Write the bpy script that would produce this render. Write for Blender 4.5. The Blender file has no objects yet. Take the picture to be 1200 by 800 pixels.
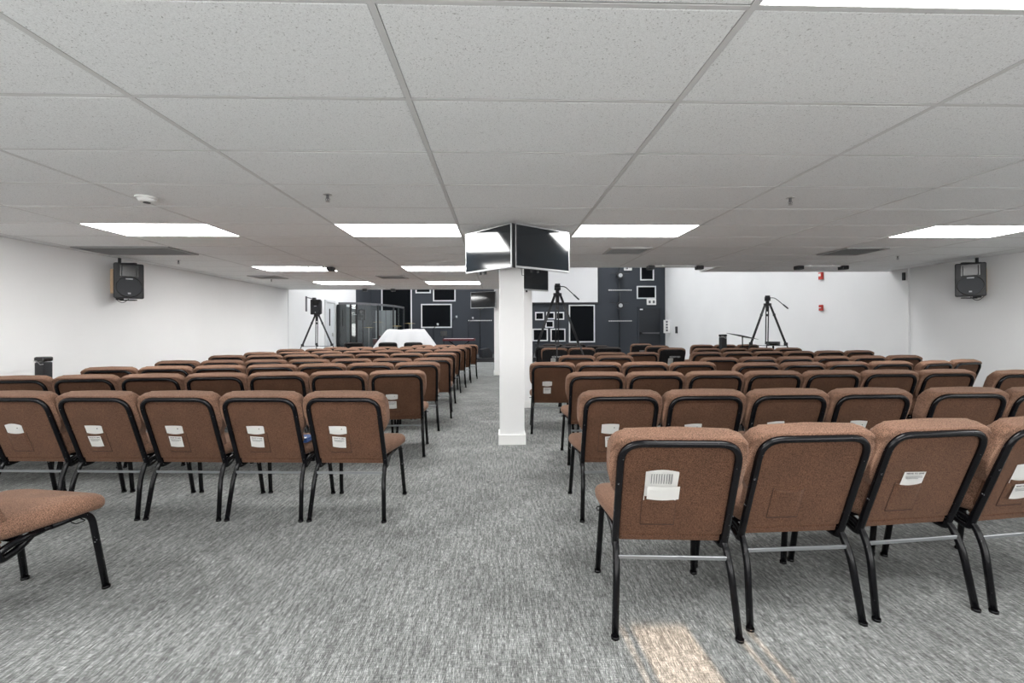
import bpy, bmesh, math, random
from mathutils import Vector, Matrix
random.seed(7)
S = bpy.context.scene
C = S.collection
PI = math.pi

# ------------------------------------------------------------------ camera
cam_d = bpy.data.cameras.new('camera')
cam = bpy.data.objects.new('camera', cam_d)
C.objects.link(cam)
cam_d.sensor_width = 36.0
cam_d.lens = 530.0 / 1200.0 * 36.0
cam_d.shift_y = -0.0130
cam_d.clip_start = 0.02
CAM_H = 1.25
YAW, ROLL = 0.0303, 0.0043
cam.matrix_world = (Matrix.Translation((0, 0, CAM_H)) @ Matrix.Rotation(-YAW, 4, 'Z')
                    @ Matrix.Rotation(PI / 2, 4, 'X') @ Matrix.Rotation(-ROLL, 4, 'Z'))
S.camera = cam

# ------------------------------------------------------------------ world, sun, exposure
w = bpy.data.worlds.new('world')
S.world = w
w.use_nodes = True
wn = w.node_tree.nodes['Background']
wn.inputs[0].default_value = (0.75, 0.86, 1.0, 1)
wn.inputs[1].default_value = 1.5
sun_d = bpy.data.lights.new('sun', 'SUN')
sun_d.energy = 17.0
sun_d.color = (1.0, 0.62, 0.38)
sun_d.angle = math.radians(0.3)
sun = bpy.data.objects.new('sun', sun_d)
C.objects.link(sun)
SUN_DIR = Vector((-0.05, 1.0, -math.tan(math.radians(21)))).normalized()
sun.rotation_euler = SUN_DIR.to_track_quat('-Z', 'Y').to_euler()
sun.location = (0, -8, 6)
FILL_ENERGY = 105.0  # energy of each added fill lamp
PANEL = 17.0        # radiance of the ceiling light panels
HALL_PANEL = 14.0   # the tall hall's fixtures
# two soft fill lamps added behind the viewer to brighten the ceiling
for k, (x, wd) in enumerate(((-2.6, 5.2), (4.2, 5.2))):
    ad = bpy.data.lights.new('window_daylight', 'AREA')
    ad.shape = 'RECTANGLE'; ad.size = wd; ad.size_y = 1.3
    ad.energy = FILL_ENERGY
    ad.color = (1.0, 0.99, 0.97)
    a = bpy.data.objects.new('window_daylight', ad)
    C.objects.link(a)
    a.location = (x, -2.85, 1.15)
    a.rotation_euler = Vector((0, 1.0, 0.30)).to_track_quat('-Z', 'Y').to_euler()
S.view_settings.view_transform = 'Standard'
S.view_settings.look = 'None'
S.view_settings.gamma = 1
S.view_settings.use_curve_mapping = False
S.view_settings.exposure = 0.40

# ------------------------------------------------------------------ materials
def mat(name, col, rough=0.6, metal=0.0, spec=0.5, emit=None, estr=0.0, alpha=None):
    m = bpy.data.materials.new(name)
    m.use_nodes = True
    b = m.node_tree.nodes['Principled BSDF']
    b.inputs['Base Color'].default_value = (*col, 1)
    b.inputs['Roughness'].default_value = rough
    b.inputs['Metallic'].default_value = metal
    b.inputs['Specular IOR Level'].default_value = spec
    if emit:
        b.inputs['Emission Color'].default_value = (*emit, 1)
        b.inputs['Emission Strength'].default_value = estr
    return m

def nodes(m):
    nt = m.node_tree
    return nt, nt.nodes, nt.links, nt.nodes['Principled BSDF']

def noise(nt, coord, scale, detail=2, vec_scale=None, rough=0.5):
    n = nt.nodes.new('ShaderNodeTexNoise')
    n.inputs['Scale'].default_value = scale
    n.inputs['Detail'].default_value = detail
    n.inputs['Roughness'].default_value = rough
    if vec_scale:
        mp = nt.nodes.new('ShaderNodeMapping')
        mp.inputs['Scale'].default_value = vec_scale
        nt.links.new(coord, mp.inputs['Vector'])
        nt.links.new(mp.outputs[0], n.inputs['Vector'])
    else:
        nt.links.new(coord, n.inputs['Vector'])
    return n.outputs['Fac']

def ramp(nt, fac, stops):
    r = nt.nodes.new('ShaderNodeValToRGB')
    e = r.color_ramp.elements
    e[0].position, e[0].color = stops[0][0], (*stops[0][1], 1)
    e[1].position, e[1].color = stops[-1][0], (*stops[-1][1], 1)
    for p, c in stops[1:-1]:
        x = e.new(p); x.color = (*c, 1)
    nt.links.new(fac, r.inputs[0])
    return r.outputs[0]

def mul(nt, a, b, fac=1.0, mode='MULTIPLY'):
    x = nt.nodes.new('ShaderNodeMix')
    x.data_type = 'RGBA'; x.blend_type = mode
    x.inputs[0].default_value = fac
    nt.links.new(a, x.inputs[6]); nt.links.new(b, x.inputs[7])
    return x.outputs[2]

def coord(nt, kind='Object'):
    t = nt.nodes.new('ShaderNodeTexCoord')
    return t.outputs[kind]

def gcoord(nt):
    return nt.nodes.new('ShaderNodeNewGeometry').outputs['Position']

def bump(nt, b, fac, strength, dist=0.002):
    n = nt.nodes.new('ShaderNodeBump')
    n.inputs['Strength'].default_value = strength
    n.inputs['Distance'].default_value = dist
    nt.links.new(fac, n.inputs['Height'])
    nt.links.new(n.outputs[0], b.inputs['Normal'])

def fabric(name, dark, light, scale=300):
    m = mat(name, light, 0.95, spec=0.1)
    nt, ns, ln, b = nodes(m)
    co = coord(nt)
    f = noise(nt, co, scale, 2, rough=0.7)
    c = ramp(nt, f, [(0.36, dark), (0.63, light)])
    f2 = noise(nt, co, 6, 2)
    c2 = ramp(nt, f2, [(0.3, (0.86, 0.86, 0.86)), (0.7, (1.06, 1.04, 1.02))])
    ln.new(mul(nt, c, c2), b.inputs['Base Color'])
    bump(nt, b, f, 0.35)
    b.inputs['Sheen Weight'].default_value = 0.12
    b.inputs['Sheen Tint'].default_value = (0.9, 0.7, 0.6, 1)
    return m

M = {}
M['fabric'] = fabric('brown_tweed_fabric', (0.056, 0.029, 0.019), (0.250, 0.146, 0.101))
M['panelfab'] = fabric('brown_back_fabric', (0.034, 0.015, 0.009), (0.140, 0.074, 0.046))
M['blackfab'] = fabric('black_fabric', (0.008, 0.008, 0.009), (0.03, 0.03, 0.032))
M['seam'] = mat('dark_seam', (0.035, 0.014, 0.008), 0.9)

def black_metal():
    m = mat('black_painted_steel', (0.003, 0.003, 0.004), 0.22, spec=0.24)
    nt, ns, ln, b = nodes(m)
    f = noise(nt, coord(nt), 55, 3, rough=0.7)
    ln.new(ramp(nt, f, [(0.69, (0.003, 0.003, 0.004)), (0.73, (0.3, 0.3, 0.32))]), b.inputs['Base Color'])
    return m
M['metal'] = black_metal()
M['bar'] = mat('worn_grey_steel_bar', (0.20, 0.21, 0.22), 0.35, metal=0.6)
M['chrome'] = mat('steel', (0.5, 0.5, 0.5), 0.3, metal=0.9)
M['blackplastic'] = mat('black_plastic', (0.012, 0.013, 0.016), 0.45)
M['blackgloss'] = mat('black_gloss', (0.01, 0.01, 0.011), 0.2)
M['greyplastic'] = mat('grey_plastic', (0.12, 0.12, 0.13), 0.5)
M['silver'] = mat('silver_bezel', (0.42, 0.43, 0.44), 0.35, metal=0.5)
M['screen'] = mat('dark_glass_screen', (0.006, 0.010, 0.014), 0.09, spec=0.9)
M['paper'] = mat('white_paper', (0.86, 0.86, 0.84), 0.8)
M['ink'] = mat('printed_ink', (0.10, 0.10, 0.11), 0.8)
M['white'] = mat('white_enamel', (0.82, 0.82, 0.81), 0.45)
M['whitecloth'] = mat('white_cloth', (0.66, 0.66, 0.67), 0.9)
M['trimwhite'] = mat('white_trim', (0.66, 0.67, 0.68), 0.5)
M['red'] = mat('red_plastic', (0.45, 0.03, 0.02), 0.4)
M['blue'] = mat('blue_cloth', (0.03, 0.08, 0.25), 0.8)
M['wood'] = mat('pale_wood', (0.62, 0.45, 0.30), 0.6)
M['doorwhite'] = mat('off_white_door', (0.60, 0.62, 0.64), 0.45)
M['doordark'] = mat('dark_painted_door', (0.009, 0.012, 0.017), 0.45)
M['brass'] = mat('brass', (0.5, 0.36, 0.13), 0.3, metal=0.9)
M['drum'] = mat('drum_shell', (0.10, 0.02, 0.02), 0.25)
M['maroon'] = mat('maroon_cloth', (0.10, 0.015, 0.02), 0.8)

def wall_mat(name, col, rough=0.75):
    m = mat(name, col, rough, spec=0.3)
    nt, ns, ln, b = nodes(m)
    co = gcoord(nt)
    f = noise(nt, co, 0.8, 3)
    c = ramp(nt, f, [(0.3, tuple(x * 0.955 for x in col)), (0.7, col)])
    ln.new(c, b.inputs['Base Color'])
    bump(nt, b, noise(nt, co, 160, 2), 0.06)
    return m
M['wall'] = wall_mat('white_wall_paint', (0.83, 0.835, 0.84))
M['darkwall'] = wall_mat('charcoal_wall_paint', (0.040, 0.046, 0.056))
M['soffit'] = wall_mat('bulkhead_paint', (0.70, 0.70, 0.70))

def tile_mat():
    m = mat('mineral_fibre_tile', (0.66, 0.66, 0.655), 0.95, spec=0.1)
    nt, ns, ln, b = nodes(m)
    co = gcoord(nt)
    f = noise(nt, co, 125, 3, rough=0.65)
    c = ramp(nt, f, [(0.31, (0.46, 0.46, 0.46)), (0.40, (0.885, 0.90, 0.905))])
    f2 = noise(nt, co, 240, 2)
    c2 = ramp(nt, f2, [(0.35, (0.90, 0.90, 0.90)), (0.6, (1.03, 1.03, 1.03))])
    ln.new(mul(nt, c, c2), b.inputs['Base Color'])
    bump(nt, b, f, 0.25)
    return m
M['tile'] = tile_mat()
M['rail'] = mat('white_grid_rail', (0.66, 0.66, 0.66), 0.5)

def carpet():
    m = mat('grey_heathered_carpet', (0.2, 0.2, 0.2), 0.97, spec=0.08)
    nt, ns, ln, b = nodes(m)
    co = gcoord(nt)
    a = noise(nt, co, 1, 3, (330, 34, 1), 0.65)       # long threads down the room
    ca = ramp(nt, a, [(0.32, (0.068, 0.072, 0.071)), (0.5, (0.168, 0.173, 0.170)), (0.68, (0.35, 0.36, 0.35))])
    c_ = noise(nt, co, 1, 3, (30, 240, 1), 0.6)       # cross threads
    cc = ramp(nt, c_, [(0.36, (0.68, 0.68, 0.68)), (0.64, (1.30, 1.30, 1.30))])
    d = noise(nt, co, 2.6, 3)
    cd = ramp(nt, d, [(0.35, (0.87, 0.87, 0.87)), (0.65, (1.12, 1.12, 1.12))])
    g = noise(nt, co, 330, 2, rough=0.7)
    cg = ramp(nt, g, [(0.32, (0.62, 0.62, 0.62)), (0.68, (1.36, 1.36, 1.36))])
    p_ = noise(nt, co, 1, 2, (70, 7, 1), 0.6)          # broken pale dashes
    cp = ramp(nt, p_, [(0.40, (0.76, 0.76, 0.76)), (0.60, (1.26, 1.26, 1.26))])
    col = mul(nt, mul(nt, mul(nt, mul(nt, ca, cc, 0.9), cd), cp), cg)
    ln.new(col, b.inputs['Base Color'])
    bump(nt, b, g, 0.5, 0.003)
    return m
M['carpet'] = carpet()
M['stagecarpet'] = mat('dark_stage_carpet', (0.075, 0.078, 0.082), 0.95)
M['stageface'] = mat('stage_front', (0.02, 0.02, 0.022), 0.8)

def emis(name, col, s):
    m = mat(name, col, 0.5, emit=col, estr=s)
    return m
M['lamp'] = emis('light_diffuser', (1.0, 0.995, 0.98), PANEL)
M['halllamp'] = emis('hall_light_diffuser', (0.98, 0.99, 1.0), HALL_PANEL)

def glass():
    m = mat('clear_acrylic', (0.9, 0.95, 0.95), 0.03)
    nt, ns, ln, b = nodes(m)
    out = nt.nodes['Material Output']
    t = nt.nodes.new('ShaderNodeBsdfTransparent'); t.inputs[0].default_value = (0.93, 0.96, 0.96, 1)
    g = nt.nodes.new('ShaderNodeBsdfGlossy'); g.inputs['Roughness'].default_value = 0.03
    mx = nt.nodes.new('ShaderNodeMixShader')
    mx.inputs[0].default_value = 0.07; ln.new(t.outputs[0], mx.inputs[1]); ln.new(g.outputs[0], mx.inputs[2])
    ln.new(mx.outputs[0], out.inputs['Surface'])
    return m
M['glass'] = glass()

# ------------------------------------------------------------------ mesh helpers
def box(bm, x0, x1, y0, y1, z0, z1, bev=0.0, seg=2, mtx=None):
    r = bmesh.ops.create_cube(bm, size=1.0)
    vs = r['verts']
    for v in vs:
        v.co = Vector((x0 + (v.co.x + .5) * (x1 - x0), y0 + (v.co.y + .5) * (y1 - y0), z0 + (v.co.z + .5) * (z1 - z0)))
    if bev > 0:
        es = list({e for v in vs for e in v.link_edges})
        r = bmesh.ops.bevel(bm, geom=es, offset=bev, segments=seg, profile=0.5, affect='EDGES')
        vs = list({v for f in r['faces'] for v in f.verts} | {v for v in vs if v.is_valid})
    if mtx is not None:
        bmesh.ops.transform(bm, matrix=mtx, verts=vs)
    return vs

def fillet(pts, r, n=5):
    """round the inner corners of a polyline"""
    P = [Vector(p) for p in pts]
    out = [P[0]]
    for i in range(1, len(P) - 1):
        a, b, c = P[i - 1], P[i], P[i + 1]
        rr = min(r, (a - b).length * .49, (c - b).length * .49)
        p0 = b + (a - b).normalized() * rr
        p2 = b + (c - b).normalized() * rr
        for k in range(n + 1):
            t = k / n
            out.append(p0 * (1 - t) ** 2 + b * 2 * t * (1 - t) + p2 * t * t)
    out.append(P[-1])
    return out

def tube(bm, pts, r, seg=8, cap=True, flat=1.0, radii=None):
    P = [Vector(p) for p in pts]
    n = len(P)
    rings = []
    t0 = (P[1] - P[0]).normalized()
    up = Vector((0, 0, 1)) if abs(t0.z) < .9 else Vector((0, 1, 0))
    nrm = (up - t0 * up.dot(t0)).normalized()
    for i in range(n):
        if i == 0: t = (P[1] - P[0])
        elif i == n - 1: t = (P[-1] - P[-2])
        else: t = (P[i + 1] - P[i]).normalized() + (P[i] - P[i - 1]).normalized()
        t.normalize()
        nrm = (nrm - t * nrm.dot(t)).normalized()
        bn = t.cross(nrm)
        rr = radii[i] if radii else r
        rings.append([bm.verts.new(P[i] + nrm * math.cos(2 * PI * k / seg) * rr + bn * math.sin(2 * PI * k / seg) * rr * flat) for k in range(seg)])
    for i in range(n - 1):
        for k in range(seg):
            f = bm.faces.new((rings[i][k], rings[i][(k + 1) % seg], rings[i + 1][(k + 1) % seg], rings[i + 1][k]))
            f.smooth = True
    if cap:
        bm.faces.new(rings[0][::-1]); bm.faces.new(rings[-1])

def cyl(bm, c, r, h, seg=20, axis='Z', r2=None, mtx=None):
    """cylinder centred at c"""
    m = Matrix.Translation(c)
    if axis == 'Y': m = m @ Matrix.Rotation(PI / 2, 4, 'X')
    if axis == 'X': m = m @ Matrix.Rotation(PI / 2, 4, 'Y')
    if mtx is not None: m = mtx @ m
    r = bmesh.ops.create_cone(bm, cap_ends=True, segments=seg, radius1=r, radius2=r if r2 is None else r2, depth=h, matrix=m)
    for v in r['verts']:
        for f in v.link_faces:
            if len(f.verts) == 4: f.smooth = True

def prism(bm, outline, y0, y1):
    """closed outline in (x, z) extruded from y0 to y1"""
    a = [bm.verts.new((x, y0, z)) for x, z in outline]
    b = [bm.verts.new((x, y1, z)) for x, z in outline]
    n = len(a)
    fs = [bm.faces.new(a), bm.faces.new(b[::-1])]
    for i in range(n):
        fs.append(bm.faces.new((a[i], b[i], b[(i + 1) % n], a[(i + 1) % n])))
    return a, b, fs

def round_outline(pts, radii, n=5):
    out = []
    N = len(pts)
    for i in range(N):
        a, b, c = (Vector((*pts[i - 1], 0)), Vector((*pts[i], 0)), Vector((*pts[(i + 1) % N], 0)))
        r = radii[i]
        if r <= 0:
            out.append((b.x, b.y)); continue
        r = min(r, (a - b).length * .49, (c - b).length * .49)
        p0 = b + (a - b).normalized() * r; p2 = b + (c - b).normalized() * r
        for k in range(n + 1):
            t = k / n
            q = p0 * (1 - t) ** 2 + b * 2 * t * (1 - t) + p2 * t * t
            out.append((q.x, q.y))
    return out

def finish(bm, name, m, smooth=False):
    bmesh.ops.recalc_face_normals(bm, faces=bm.faces[:])
    me = bpy.data.meshes.new(name)
    bm.to_mesh(me); bm.free()
    if smooth:
        for p in me.polygons: p.use_smooth = True
    me.materials.append(m)
    return me

def obj(name, bm_or_mesh, m=None, parent=None, smooth=False, loc=None):
    me = bm_or_mesh if isinstance(bm_or_mesh, bpy.types.Mesh) else finish(bm_or_mesh, name, m, smooth)
    o = bpy.data.objects.new(name, me)
    C.objects.link(o)
    if parent: o.parent = parent
    if loc: o.location = loc
    return o

def tag(o, label, cat, group=None):
    o['label'] = label; o['category'] = cat
    if group: o['group'] = group
    return o

def thing(name, label, cat, loc=(0, 0, 0), rotz=0.0, group=None):
    o = bpy.data.objects.new(name, None)
    o.empty_display_size = 0.1
    C.objects.link(o)
    o.location = loc; o.rotation_euler = (0, 0, rotz)
    return tag(o, label, cat, group)

def struct(name, bm, m, parent=None):
    o = obj(name, bm, m, parent)
    o['kind'] = 'structure'
    return o

def bx(*a, **k):
    bm = bmesh.new(); box(bm, *a, **k); return bm

def boxes(lst):
    bm = bmesh.new()
    for b in lst: box(bm, *b)
    return bm

# ------------------------------------------------------------------ the room
CZ = 2.276                     # ceiling height
GX0, GY0 = -0.397, 1.432        # ceiling grid phase
XL, XR = -5.45, 7.26
YB = -3.0                       # wall behind the camera
YF = 19.6                       # far wall
HZ = 5.0                        # tall hall ceiling
gx = lambda i: GX0 + 1.22 * i
gy = lambda j: GY0 + 0.61 * j
YE_L = gy(17)                   # left ceiling edge
YE_R = gy(10)                   # right ceiling edge
YE_R2 = gy(11)
XM, XM2 = 0.45, 3.82

struct('floor', bx(XL - .2, XR + .3, YB - .2, YF + .2, -.15, 0), M['carpet'])
struct('wall_left', boxes([(XL - .15, XL, YB - .15, 17.5, -.1, HZ)]), M['wall'])
struct('wall_left_stage', boxes([(XL - .15, XL, 17.5, YF + .15, -.1, HZ)]), M['darkwall'])
struct('wall_right', boxes([(XR, XR + .2, YB - .15, 7.3, -.1, HZ), (XR + .09, XR + .2, 7.3, YF + .15, -.1, HZ),
                            (XR + .06, XR + .09, 7.86, YF + .15, -.1, HZ)]), M['wall'])
struct('wall_far', boxes([(XL, XR + .05, YF, YF + .15, -.1, HZ)]), M['darkwall'])
struct('wall_bulkhead', boxes([(XL, XM, YE_L, YE_L + .1, CZ - .004, HZ), (XM - .1, XM, YE_R, YE_L, CZ - .004, HZ),
                               (XM, XM2, YE_R, YE_R + .1, CZ - .004, HZ), (XM2 - .1, XM2, YE_R + .1, YE_R2 + .1, CZ - .004, HZ),
                               (XM2, XR + .05, YE_R2, YE_R2 + .1, CZ - .004, HZ)]), M['soffit'])
struct('ceiling_hall', bx(XL - .1, XR + .2, YE_R, YF + .1, HZ, HZ + .1), M['wall'])

# wall behind the camera, with a tall window whose vertical blind lets slivers of sun in
WX0, WX1, WZ0, WZ1 = 0.55, 1.55, 0.30, 1.93
struct('wall_behind', boxes([(XL, WX0, YB - .15, YB, -.1, CZ + .1), (WX1, XR, YB - .15, YB, -.1, CZ + .1),
                             (WX0, WX1, YB - .15, YB, -.1, WZ0), (WX0, WX1, YB - .15, YB, WZ1, CZ + .1)]), M['wall'])
win = struct('window_1', boxes([(WX0 - .05, WX0 + .02, YB - .01, YB + .015, WZ0 - .05, WZ1 + .05), (WX1 - .02, WX1 + .05, YB - .01, YB + .015, WZ0 - .05, WZ1 + .05),
                                (WX0, WX1, YB - .01, YB + .015, WZ0 - .05, WZ0 + .0), (WX0, WX1, YB - .01, YB + .015, WZ1, WZ1 + .05)]), M['white'])
obj('window_pane', bx(WX0, WX1, YB - .10, YB - .094, WZ0, WZ1), M['glass'], win)
for a, b in ((WX0 + .0, .748), (.762, .795), (1.025, 1.20), (1.215, 1.262), (1.276, WX1)):
    obj('blind_slat', bx(a, b, YB - .06, YB - .055, WZ0, WZ1), M['whitecloth'], win)

for n_, (a, b) in ((2, (-5.2, 0.0)), (3, (1.62, 6.8))):  # made-up windows with blinds, added behind the fill lamps; the wall here is solid
    wn_ = struct('window_%d' % n_, boxes([(a - .05, b + .05, YB + .001, YB + .03, .45, .50), (a - .05, b + .05, YB + .001, YB + .03, 1.80, 1.85),
                 (a - .05, a, YB + .001, YB + .03, .50, 1.80), (b, b + .05, YB + .001, YB + .03, .50, 1.80)]), M['white'])
    for k in range(4):
        x0_ = a + (b - a) * k / 4; x1_ = a + (b - a) * (k + 1) / 4
        obj('roller_blind', bx(x0_ + .01, x1_ - .01, YB + .004, YB + .010, .51, 1.79), M['whitecloth'], wn_)
# baseboards
for nm, b in (('baseboard_left', (XL, XL + .012, YB, 14.2, 0, .1)), ('baseboard_right', (XR - .012, XR, YB, 7.3, 0, .1)),
              ('baseboard_right_hall', (XR + .038, XR + .05, 7.87, 18.0, 0, .1)), ('baseboard_behind', (XL + .02, XR - .02, YB, YB + .012, 0, .1))):
    struct(nm, bx(*b), M['white'])

# ------------------------------------------------------------------ ceiling: slab, rails and lay-in tiles
ceil = struct('ceiling', boxes([(XL - .1, XM - .1, YB, YE_L, CZ + .09, CZ + .15), (XM - .1, XR + .1, YB, YE_R, CZ + .09, CZ + .15),
                                (XM2, XR + .1, YE_R, YE_R2, CZ + .09, CZ + .15)]), M['wall'])
def ymax_at(x):       # where the low ceiling stops
    return YE_L if x < XM - .05 else (YE_R if x < XM2 else YE_R2)
lights = {(-3, 5), (-1, 5), (1, 5), (4, 5), (-3, 10), (-1, 10), (-3, 14), (-1, 14),
          (-3, -1), (-1, -1), (1, -1), (4, -1), (-3, -6), (-1, -6), (1, -6), (4, -6)}
vents = {(-4, 7): 'return', (-3, 11): 'supply', (-2, 11): 'x', (1, 7): 'supply', (3, 7): 'supply', (-1, 12): 'supply'}
vents = {(-4, 7): 'return'}
tm_full = None
def tile_mesh(x0, x1, y0, y1):
    bm = bmesh.new()
    box(bm, x0, x1, y0, y1, 0, .016, .003, 1)
    return finish(bm, 'ceiling_tile', M['tile'])
tile_full = tile_mesh(-.597, .597, -.292, .292)
xe = [XL + .002] + [gx(i) for i in range(-4, 7)] + [XR - .002]
back_bm = bmesh.new()
for a in range(len(xe) - 1):
    x0, x1 = xe[a], xe[a + 1]
    i = round((x0 - GX0) / 1.22) if a > 0 else -5
    for j in range(-8, 17):
        y0, y1 = gy(j), gy(j + 1)
        if y1 < YB: continue
        y0 = max(y0, YB + .002)
        segs = [(x0, x1)]
        if x0 < XM < x1 and y1 > YE_R + .01: segs = [(x0, XM - .02), (XM, x1)]
        if x0 < XM2 < x1 and y1 > YE_R + .01: segs = [(x0, XM2), (XM2, x1)]
        for (s0, s1) in segs:
            mid = (s0 + s1) / 2
            if y1 > ymax_at(mid) + .01: continue
            if (i, j) in lights or (i, j) in vents: continue
            if j < -1:
                box(back_bm, s0 + .012, s1 - .012, y0 + .012, y1 - .012, CZ + .008, CZ + .02)
            elif s1 - s0 > 1.2 and y1 - y0 > .6:
                obj('ceiling_tile', tile_full, parent=ceil, loc=(mid, (y0 + y1) / 2, CZ + .0015 + random.uniform(-.0004, .0004)))
            else:
                hw = (s1 - s0) / 2 - .011; hh = (y1 - y0) / 2 - .011
                obj('ceiling_tile', tile_mesh(-hw, hw, -hh, hh), parent=ceil, loc=(mid, (y0 + y1) / 2, CZ + .0015))
o = obj('ceiling_tiles_behind', back_bm, M['tile'], ceil); o['kind'] = 'stuff'
for k in range(-4, 7):          # main rails down the room
    x = gx(k)
    obj('grid_rail', boxes([(x - .012, x + .012, YB, ymax_at(x), CZ, CZ + .004), (x - .002, x + .002, YB, ymax_at(x), CZ + .004, CZ + .04)]), M['rail'], ceil)
for j in range(-7, 17):         # cross rails
    y = gy(j)
    x1 = XM if y > YE_R - .01 else XR
    segs = [(XL, x1)]
    if abs(y - YE_R) < .05: segs.append((XM2, XR))
    bm = bmesh.new()
    for s0, s1 in segs:
        box(bm, s0, s1, y - .009, y + .009, CZ + .0010, CZ + .005); box(bm, s0, s1, y - .002, y + .002, CZ + .005, CZ + .038)
    obj('cross_rail', bm, M['rail'], ceil)
for nm, b in (('wall_angle', (XL, XL + .02, YB, YE_L, CZ - .001, CZ + .003)), ('wall_angle', (XR - .02, XR, YB, 7.3, CZ - .001, CZ + .003)),
              ('edge_rail', (XL, XM, YE_L - .02, YE_L, CZ - .001, CZ + .005)), ('edge_rail', (XM, XM2, YE_R - .02, YE_R, CZ - .001, CZ + .005)),
              ('edge_rail', (XM2, XR, YE_R2 - .02, YE_R2, CZ - .001, CZ + .005))):
    obj(nm, bx(*b), M['rail'], ceil)

pos_words = {(-3, 5): 'far left of the ceiling above the wall loudspeaker', (-1, 5): 'left of the white column', (1, 5): 'right of the white column',
             (4, 5): 'at the right edge of the ceiling', (-3, 10): 'farther back at left, behind the ceiling spotlight bar', (-1, 10): 'farther back, just left of the column monitors',
             (-3, 14): 'thin and far at left, near the ceiling end', (-1, 14): 'thin and far, near the ceiling end left of column',
             (-1, -1): 'at the top left edge of the photo', (1, -1): 'at the top right edge of the photo'}
for (i, j) in sorted(lights):
    t = thing('ceiling_light', 'white flat panel light ' + pos_words.get((i, j), 'outside the photo, %s the viewer, column %s' % ('above' if j == -1 else 'behind', {-3: 'far left', -1: 'left', 1: 'right', 4: 'far right'}[i])), 'ceiling light', (gx(i) + .61, gy(j) + .305, CZ), 0, 'recessed panel lights')
    obj('diffuser', bx(-.594, .594, -.290, .290, .002, .008), M['lamp'], t)
    obj('light_frame', boxes([(-.600, .600, -.296, -.290, .001, .012), (-.600, .600, .290, .296, .001, .012), (-.600, -.594, -.29, .29, .001, .012), (.594, .600, -.29, .29, .001, .012),
                        (-.598, .598, -.293, .293, .012, .05)]), M['white'], t)
for x in (-3.6, .6, 5.0):
    for y in (10.2 if x > 0 else 13.4, 14.2 if x > 0 else 15.6, 17.6):
        t = thing('hall_light', 'large panel light in the tall hall ceiling, %s, %s' % ({-3.6: 'left', .6: 'middle', 5.0: 'right'}[x], 'nearest the low ceiling' if y in (10.2, 13.4) else ('nearest the far wall' if y == 17.6 else 'in between')), 'ceiling light', (x, y, HZ - .06), 0, 'hall ceiling lights')
        obj('diffuser', bx(-.6, .6, -.6, .6, 0, .01), M['halllamp'], t)
        obj('housing', bx(-.62, .62, -.62, .62, .01, .058), M['white'], t)

def grille(label, x0, x1, y0, y1, n, m, dark, axis='x', frame=.03):
    t = thing('ceiling_vent', label, 'vent', ((x0 + x1) / 2, (y0 + y1) / 2, CZ))
    hx, hy = (x1 - x0) / 2, (y1 - y0) / 2
    obj('vent_frame', boxes([(-hx, hx, -hy, -hy + frame, -.014, .003), (-hx, hx, hy - frame, hy, -.014, .003), (-hx, -hx + frame, -hy + frame, hy - frame, -.014, .003), (hx - frame, hx, -hy + frame, hy - frame, -.014, .003)]), m, t)
    obj('duct_opening', bx(-hx + .01, hx - .01, -hy + .01, hy - .01, .0005, .003), dark, t)
    for k in range(n):
        y = -hy + frame + (k + .5) * (2 * hy - 2 * frame) / n
        obj('louvre', bx(-hx + frame, hx - frame, -.010, .010, -.001, .001, mtx=Matrix.Translation((0, y, -.007)) @ Matrix.Rotation(.7, 4, 'X')), m, t)
gdark2 = mat('vent_black', (0.015, 0.015, 0.015), 0.8)
gdark = mat('vent_shadow_grey', (0.10, 0.10, 0.10), 0.8)
ggrey = mat('vent_grey', (0.30, 0.30, 0.30), 0.6)
glight = mat('vent_light_grey', (0.5, 0.5, 0.5), 0.5)
grille('wide grey return air grille near the left wall', gx(-4) + .02, gx(-3) - .02, gy(7) + .02, gy(8) - .02, 18, ggrey, gdark)
grille('black louvred air vent at right of the ceiling before the hall', 4.52, 5.10, 5.73, 6.29, 7, ggrey, gdark2)
grille('louvred supply vent right of the column monitors', 1.44, 1.98, 5.73, 6.22, 6, glight, gdark)
grille('small louvred supply vent at far left by the wall', -4.78, -4.25, 8.76, 9.30, 5, glight, gdark)
grille('louvred supply vent between the far panel lights', -2.36, -1.82, 8.76, 9.30, 6, glight, gdark)

def on_ceiling(px, py):      # photo point -> point of the ceiling plane (used only to read off positions)
    u, v = px - 600, py - 384.4
    v2 = v + u * ROLL; u2 = u - v * ROLL
    d = -(CZ - CAM_H) * 530 / v2
    xc = u2 / 530 * d
    return xc * math.cos(YAW) + d * math.sin(YAW), d * math.cos(YAW) - xc * math.sin(YAW)

for px, py, lab in ((384, 228, 'small steel sprinkler head left of the aisle, nearest of the ceiling'), (926, 232, 'small steel sprinkler head right of the column in the second tile row'),
                    (209, 305, 'tiny sprinkler head above the left wall beyond the loudspeaker'), (318, 327, 'tiny sprinkler head at far left end of the ceiling'),
                    (1052, 300, 'tiny sprinkler head near the right wall beside the loudspeaker')):
    x, y = on_ceiling(px, py)
    t = thing('sprinkler_head', lab, 'sprinkler', (x, y, CZ + .006))
    bm = bmesh.new(); cyl(bm, (0, 0, -.004), .032, .006, 20); obj('escutcheon', bm, M['chrome'], t)
    bm = bmesh.new(); cyl(bm, (0, 0, -.02), .010, .03, 10); cyl(bm, (0, 0, -.045), .004, .03, 8)
    tube(bm, [(-.010, 0, -.03), (-.016, 0, -.045), (-.003, 0, -.058)], .0022, 6); tube(bm, [(.010, 0, -.03), (.016, 0, -.045), (.003, 0, -.058)], .0022, 6)
    obj('sprinkler_body', bm, M['greyplastic'], t)
    bm = bmesh.new(); cyl(bm, (0, 0, -.060), .017, .003, 14); obj('deflector', bm, M['chrome'], t)
x, y = on_ceiling(172, 231)
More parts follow.
